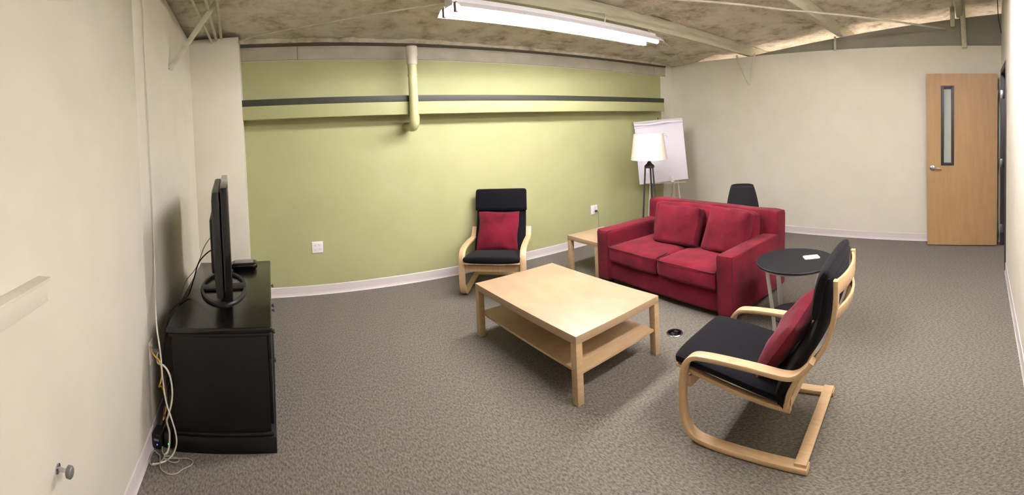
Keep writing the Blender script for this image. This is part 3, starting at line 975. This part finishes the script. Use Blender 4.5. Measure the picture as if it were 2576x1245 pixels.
# ------------------------------------------------------------------ red sofa (local: front -x, length along y)
t = thing('loveseat', 'red suede two-seat sofa with wide square arms', 'sofa', (3.54, 2.68, 0), math.radians(-2.0))
SF, SB, SL, SA, AH = -0.475, 0.475, 0.835, 0.165, 0.555
bm = bmesh.new()
soft_box(bm, (0.90, 2 * SL - 2 * SA + 0.05, 0.19), 0.02, 10, (0.006, 0, 0), 0.004, 3, Matrix.Translation((0.015, 0, 0.145)))
obj('base', bm, REDS, t, smooth=True)
for s in (-1, 1):
    bm = bmesh.new()
    soft_box(bm, (0.93, SA, AH - 0.045), 0.016, 18, (0.004, 0.006, 0.006), 0.006, 5, Matrix.Translation((-0.008, s * (SL - SA / 2), 0.045 + (AH - 0.045) / 2)), seed=s)
    arm = obj('arm', bm, REDS, t, smooth=True)
    # piping along the arm top
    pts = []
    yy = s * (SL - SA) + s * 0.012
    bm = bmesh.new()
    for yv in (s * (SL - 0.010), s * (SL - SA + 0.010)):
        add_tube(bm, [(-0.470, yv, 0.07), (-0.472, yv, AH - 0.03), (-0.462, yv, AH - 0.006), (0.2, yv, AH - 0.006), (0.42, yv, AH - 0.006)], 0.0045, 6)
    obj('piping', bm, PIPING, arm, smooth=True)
bm = bmesh.new()
soft_box(bm, (0.20, 2 * SL - 0.01, 0.725), 0.035, 14, (0.008, 0, 0.008), 0.007, 3, Matrix.Translation((0.395, 0, 0.045 + 0.3625)) @ Matrix.Rotation(math.radians(4), 4, 'Y'))
obj('backrest', bm, REDS, t, smooth=True)
for s in (-1, 1):
    wy = (2 * SL - 2 * SA) / 2 - 0.006
    bm = bmesh.new()
    soft_box(bm, (0.70, wy, 0.165), 0.035, 16, (0.015, 0.003, 0.020), 0.007, 4, Matrix.Translation((-0.125, s * (wy / 2 + 0.003), 0.3225)) @ Matrix.Rotation(s * 0.008, 4, 'Z'), seed=s * 4)
    c = obj('seat_cushion', bm, REDS, t, smooth=True)
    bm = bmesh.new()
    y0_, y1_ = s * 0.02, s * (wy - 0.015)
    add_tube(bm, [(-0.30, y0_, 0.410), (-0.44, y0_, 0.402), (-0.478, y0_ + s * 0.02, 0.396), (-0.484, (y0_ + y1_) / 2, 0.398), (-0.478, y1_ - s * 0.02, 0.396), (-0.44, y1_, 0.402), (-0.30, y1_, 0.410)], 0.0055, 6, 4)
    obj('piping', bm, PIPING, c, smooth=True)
# loose back cushion standing against the backrest
bm = bmesh.new()
soft_box(bm, (0.15, 1.28, 0.37), 0.05, 16, (0.03, 0.01, 0.015), 0.014, 4, Matrix.Translation((0.245, -0.015, 0.58)) @ Matrix.Rotation(math.radians(10), 4, 'Y'), seed=11)
obj('back_cushion', bm, REDS, t, smooth=True)
for sx in (-0.38, 0.38):
    for sy in (-0.74, 0.74):
        obj('foot', add_lathe(bmesh.new(), [(0, 0), (0.022, 0), (0.026, 0.055), (0, 0.055)], 12, Matrix.Translation((sx, sy, 0))), BLKP, t, smooth=True)
sofa = t
SM = Matrix.Translation(sofa.location) @ Matrix.Rotation(sofa.rotation_euler.z, 4, 'Z')


def sofa_cushion(label, x, y, z, lean, yaw, w, h, th, seed, roll=0.0):
    bm = bmesh.new()
    soft_box(bm, (w, h, th), 0.022, 20, (0.006, 0.006, 0.030), 0.018, 6.5, seed=seed)
    o = obj('sofa_cushion', bm, REDC, smooth=True)
    # local cushion z faces the sofa front (-x)
    m = Matrix.Translation((x, y, z)) @ Matrix.Rotation(yaw, 4, 'Z') @ Matrix.Rotation(-PI / 2 + lean, 4, 'Y') @ Matrix.Rotation(PI / 2 + roll, 4, 'Z')
    o.matrix_world = SM @ m
    return tag(o, label, 'cushion', 'red suede throw cushions')


sofa_cushion('thick red cushion leaning in the left corner of the sofa', 0.045, 0.15, 0.590, math.radians(22), math.radians(4), 0.50, 0.38, 0.14, 2.0, 0.02)
sofa_cushion('upright red cushion leaning at the right half of the sofa', 0.060, -0.435, 0.600, math.radians(23), math.radians(-5), 0.47, 0.41, 0.13, 6.0, -0.02)

# ------------------------------------------------------------------ round side table
t = thing('round_side_table', 'round black side table with silver legs between sofa and near armchair', 'table', (3.21, 1.385, 0), 0.0)
TH = 0.55
obj('tabletop', add_lathe(bmesh.new(), [(0, TH - 0.018), (0.307, TH - 0.018), (0.311, TH - 0.014), (0.311, TH - 0.004), (0.307, TH), (0, TH)], 64), BLKTOP, t, smooth=True)
obj('rim_ring', add_lathe(bmesh.new(), [(0.268, TH - 0.034), (0.288, TH - 0.034), (0.290, TH - 0.0185), (0.266, TH - 0.0185), (0.268, TH - 0.034)], 48), ALU, t, smooth=True)
for k in range(4):
    a = math.radians(150 + 90 * k)
    ca, sa = math.cos(a), math.sin(a)
    pts = [(0.272 * ca, 0.272 * sa, TH - 0.025), (0.250 * ca, 0.250 * sa, 0.36), (0.222 * ca, 0.222 * sa, 0.14), (0.215 * ca, 0.215 * sa, 0.05), (0.222 * ca, 0.222 * sa, 0.004)]
    bm = bmesh.new()
    add_sweep(bm, catmull(pts, 5), superell(0.044, 0.018, 2.6, 12), side=(-sa, ca, 0))
    obj('leg', bm, ALU, t, smooth=True)
obj('lower_shelf', add_lathe(bmesh.new(), [(0, 0.112), (0.196, 0.112), (0.204, 0.118), (0.204, 0.124), (0.196, 0.128), (0, 0.128)], 48), BLKTOP, t, smooth=True)
bm = bmesh.new()
add_sweep(bm, [(0, 0, 0), (0, 0, 0.007)], rrect(0.125, 0.085, 0.012), side=(1, 0, 0))
c = obj('card', bm, WHITEP, smooth=True)
c.location = (3.30, 1.29, TH + 0.0002)
c.rotation_euler = (0, 0, math.radians(-52))
tag(c, 'small white card lying on the round black table', 'card')

# ------------------------------------------------------------------ floor lamp
t = thing('floor_lamp', 'tripod floor lamp with white drum shade behind the sofa', 'lamp', (4.30, 3.84, 0), 0.4)
bm = bmesh.new()
add_lathe(bm, [(0.236, 1.17), (0.190, 1.50), (0.187, 1.50), (0.233, 1.17), (0.236, 1.17)], 48)
obj('lamp_shade', bm, SHADE, t, smooth=True)
bm = bmesh.new()
for k in range(3):
    a = 2 * PI * k / 3
    add_tube(bm, [(0, 0, 1.44), (0.19 * math.cos(a), 0.19 * math.sin(a), 1.47)], 0.003, 6)
add_tube(bm, [(0, 0, 1.40), (0, 0, 1.46)], 0.012, 8)
obj('shade_carrier', bm, LAMPM, t, smooth=True)
obj('bulb', add_lathe(bmesh.new(), [(0, 1.40), (0.012, 1.40), (0.014, 1.37), (0.03, 1.32), (0.03, 1.30), (0.018, 1.275), (0, 1.27)], 16), WHITEP, t, smooth=True)
obj('pole', add_tube(bmesh.new(), [(0, 0, 1.08), (0, 0, 1.40)], 0.011, 10), LAMPM, t, smooth=True)
obj('hub', add_lathe(bmesh.new(), [(0, 1.055), (0.060, 1.060), (0.066, 1.075), (0.060, 1.095), (0.035, 1.115), (0.014, 1.15), (0, 1.15)], 24), LAMPM, t, smooth=True)
for k in range(3):
    a = 2 * PI * k / 3 + 0.1
    obj('leg', add_tube(bmesh.new(), [(0.055 * math.cos(a), 0.055 * math.sin(a), 1.075), (0.135 * math.cos(a), 0.135 * math.sin(a), 0.01)], 0.0115, 8), LAMPM, t, smooth=True)
obj('spreader', add_lathe(bmesh.new(), [(0.0, 0.40), (0.100, 0.40), (0.104, 0.405), (0.100, 0.41), (0.0, 0.41)], 24), LAMPM, t, smooth=True)

# ------------------------------------------------------------------ flip chart easel in the far corner (local -y faces the viewer)
t = thing('flip_chart', 'white flip chart easel in the far corner behind the lamp', 'flip chart', (5.06, 4.24, 0), -0.876 + 0.03)
tiltm = Matrix.Translation((0, 0, 0.74)) @ Matrix.Rotation(math.radians(-9), 4, 'X') @ Matrix.Rotation(math.radians(-3.5), 4, 'Y')
bm = bmesh.new()
add_box(bm, (-0.36, 0.0, 0.02), (0.36, 0.012, 0.92), 0.004)
bm.transform(tiltm)
obj('board', bm, EASEL, t, smooth=True)
bm = bmesh.new()
n = 12
g = []
for i in range(n + 1):
    row = []
    for j in range(n + 1):
        x = -0.358 + 0.716 * i / n
        z = 0.03 + 0.87 * j / n - 0.02 * (1 - j / n) * (1 - i / n)
        y = -0.020 - 0.006 * math.sin(3 * x + 2 * z) * (1 - j / n)
        row.append(bm.verts.new((x, y, z)))
    g.append(row)
for i in range(n):
    for j in range(n):
        bm.faces.new((g[i][j], g[i + 1][j], g[i + 1][j + 1], g[i][j + 1]))
ex = bmesh.ops.extrude_face_region(bm, geom=bm.faces[:])
for v in ex['geom']:
    if isinstance(v, bmesh.types.BMVert):
        v.co.y = -0.002
bmesh.ops.recalc_face_normals(bm, faces=bm.faces[:])
bm.transform(tiltm)
obj('paper_pad', bm, PAPER, t, smooth=True)
for k in range(3):
    bm = bmesh.new()
    za = 0.845 + 0.022 * k
    pts = [(-0.365 + 0.728 * i / 10, -0.030 - 0.004 * k, za + 0.030 * (i / 10) * (1.0 - k * 0.4) + 0.006 * math.sin(i * 0.9 + k)) for i in range(11)]
    add_sweep(bm, pts, rrect(0.003, 0.026, 0.001), side=(0, 1, 0))
    bm.transform(tiltm)
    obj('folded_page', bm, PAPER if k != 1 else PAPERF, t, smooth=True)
bm = bmesh.new()
add_box(bm, (-0.372, -0.026, 0.905), (0.362, 0.016, 0.940), 0.005)
bm.transform(tiltm)
obj('clamp_bar', bm, EASEL, t, smooth=True)
bm = bmesh.new()
add_tube(bm, [(0.0, -0.01, 0.93), (0.0, -0.012, 0.975)], 0.007, 8)
bm.transform(tiltm)
obj('clamp_screw', bm, LAMPM, t, smooth=True)
for pts in ([(0.02, 0.72), (0.06, 0.735), (0.09, 0.71)], [(0.06, 0.69), (0.10, 0.70), (0.11, 0.66)], [(0.04, 0.60), (0.075, 0.595)]):
    bm = bmesh.new()
    add_tube(bm, [(x, -0.0235, z) for x, z in pts], 0.0035, 5)
    bm.transform(tiltm)
    obj('marker_stroke', bm, INK, t)
for x, dx in ((-0.20, -0.06), (0.20, 0.06)):
    obj('leg', add_tube(bmesh.new(), [(x, 0.02, 0.80), (x + dx, -0.17, 0.01)], 0.011, 8), EASEL, t, smooth=True)
obj('leg', add_tube(bmesh.new(), [(0.0, 0.10, 1.40), (0.0, 0.36, 0.01)], 0.011, 8), EASEL, t, smooth=True)
bm = bmesh.new()
add_box(bm, (0.10, -0.070, 0.755), (0.145, -0.035, 0.845), 0.008)
obj('marker_holder', bm, WHITEP, t, smooth=True)
bm = bmesh.new()
add_tube(bm, [(0.122, -0.055, 0.76), (0.11, -0.09, 0.62), (0.09, -0.10, 0.50)], 0.006, 6)
obj('holder_arm', bm, GREYP, t, smooth=True)
bm = bmesh.new()
add_box(bm, (-0.30, -0.045, 0.742), (0.32, -0.002, 0.752), 0.003)
obj('pen_tray', bm, EASEL, t, smooth=True)

# ------------------------------------------------------------------ black shell chair behind the sofa (local -y is its front)
t = thing('shell_chair', 'black chair with tapered back standing behind the sofa', 'chair', (4.95, 2.86, 0), -1.05)
bm = bmesh.new()
rows = []
for j in range(13):
    f = j / 12
    if f < 0.5:
        k = f / 0.5
        y, z = -0.22 + 0.40 * k, 0.435 - 0.02 * math.sin(k * PI)
        w = 0.19 + 0.03 * math.sin(k * PI)
    else:
        k = (f - 0.5) / 0.5
        y, z = 0.18 + 0.05 * k + 0.02 * math.sin(k * PI / 2), 0.43 + 0.365 * k
        w = 0.215 - 0.075 * k ** 1.6
    rows.append([bm.verts.new((w * math.copysign(abs(u) ** 1.0, u), y + 0.03 * (-abs(u) ** 2 if f > 0.5 else 0), z + (0.02 * u * u if f <= 0.5 else -0.012 * u ** 4 * (1 if j == 12 else 0)))) for u in [-1 + i / 5 for i in range(11)]])
for a, b in zip(rows, rows[1:]):
    for i in range(10):
        bm.faces.new((a[i], a[i + 1], b[i + 1], b[i]))
sh = obj('shell', bm, SHELLC, t, smooth=True)
so = sh.modifiers.new('thick', 'SOLIDIFY')
so.thickness = 0.012
for sx in (-1, 1):
    for sy in (-1, 1):
        obj('leg', add_tube(bmesh.new(), [(sx * 0.13, sy * 0.12, 0.425), (sx * 0.21, sy * 0.21, 0.005)], 0.011, 8), SHELLC, t, smooth=True)
bm = bmesh.new()
add_tube(bm, [(-0.14, -0.13, 0.415), (0.14, 0.13, 0.415)], 0.010, 6)
add_tube(bm, [(0.14, -0.13, 0.415), (-0.14, 0.13, 0.415)], 0.010, 6)
obj('under_frame', bm, SHELLC, t, smooth=True)

# ------------------------------------------------------------------ floor outlet
t = thing('floor_outlet', 'round dark floor outlet set in the carpet beside the coffee table', 'floor outlet', (2.69, 2.195, 0))
obj('ring', add_lathe(bmesh.new(), [(0.050, 0.0), (0.066, 0.0), (0.066, 0.004), (0.062, 0.008), (0.052, 0.008), (0.050, 0.0)], 40), CHROME, t, smooth=True)
obj('cover', add_lathe(bmesh.new(), [(0, 0.0), (0.0515, 0.0), (0.0515, 0.007), (0.048, 0.0085), (0, 0.0085)], 40), BLKG, t, smooth=True)
bm = bmesh.new()
for dx in (-0.02, 0.02):
    add_box(bm, (dx - 0.012, -0.018, 0.0082), (dx + 0.012, 0.018, 0.0105), 0.002)
obj('flap', bm, BLKP, t, smooth=True)
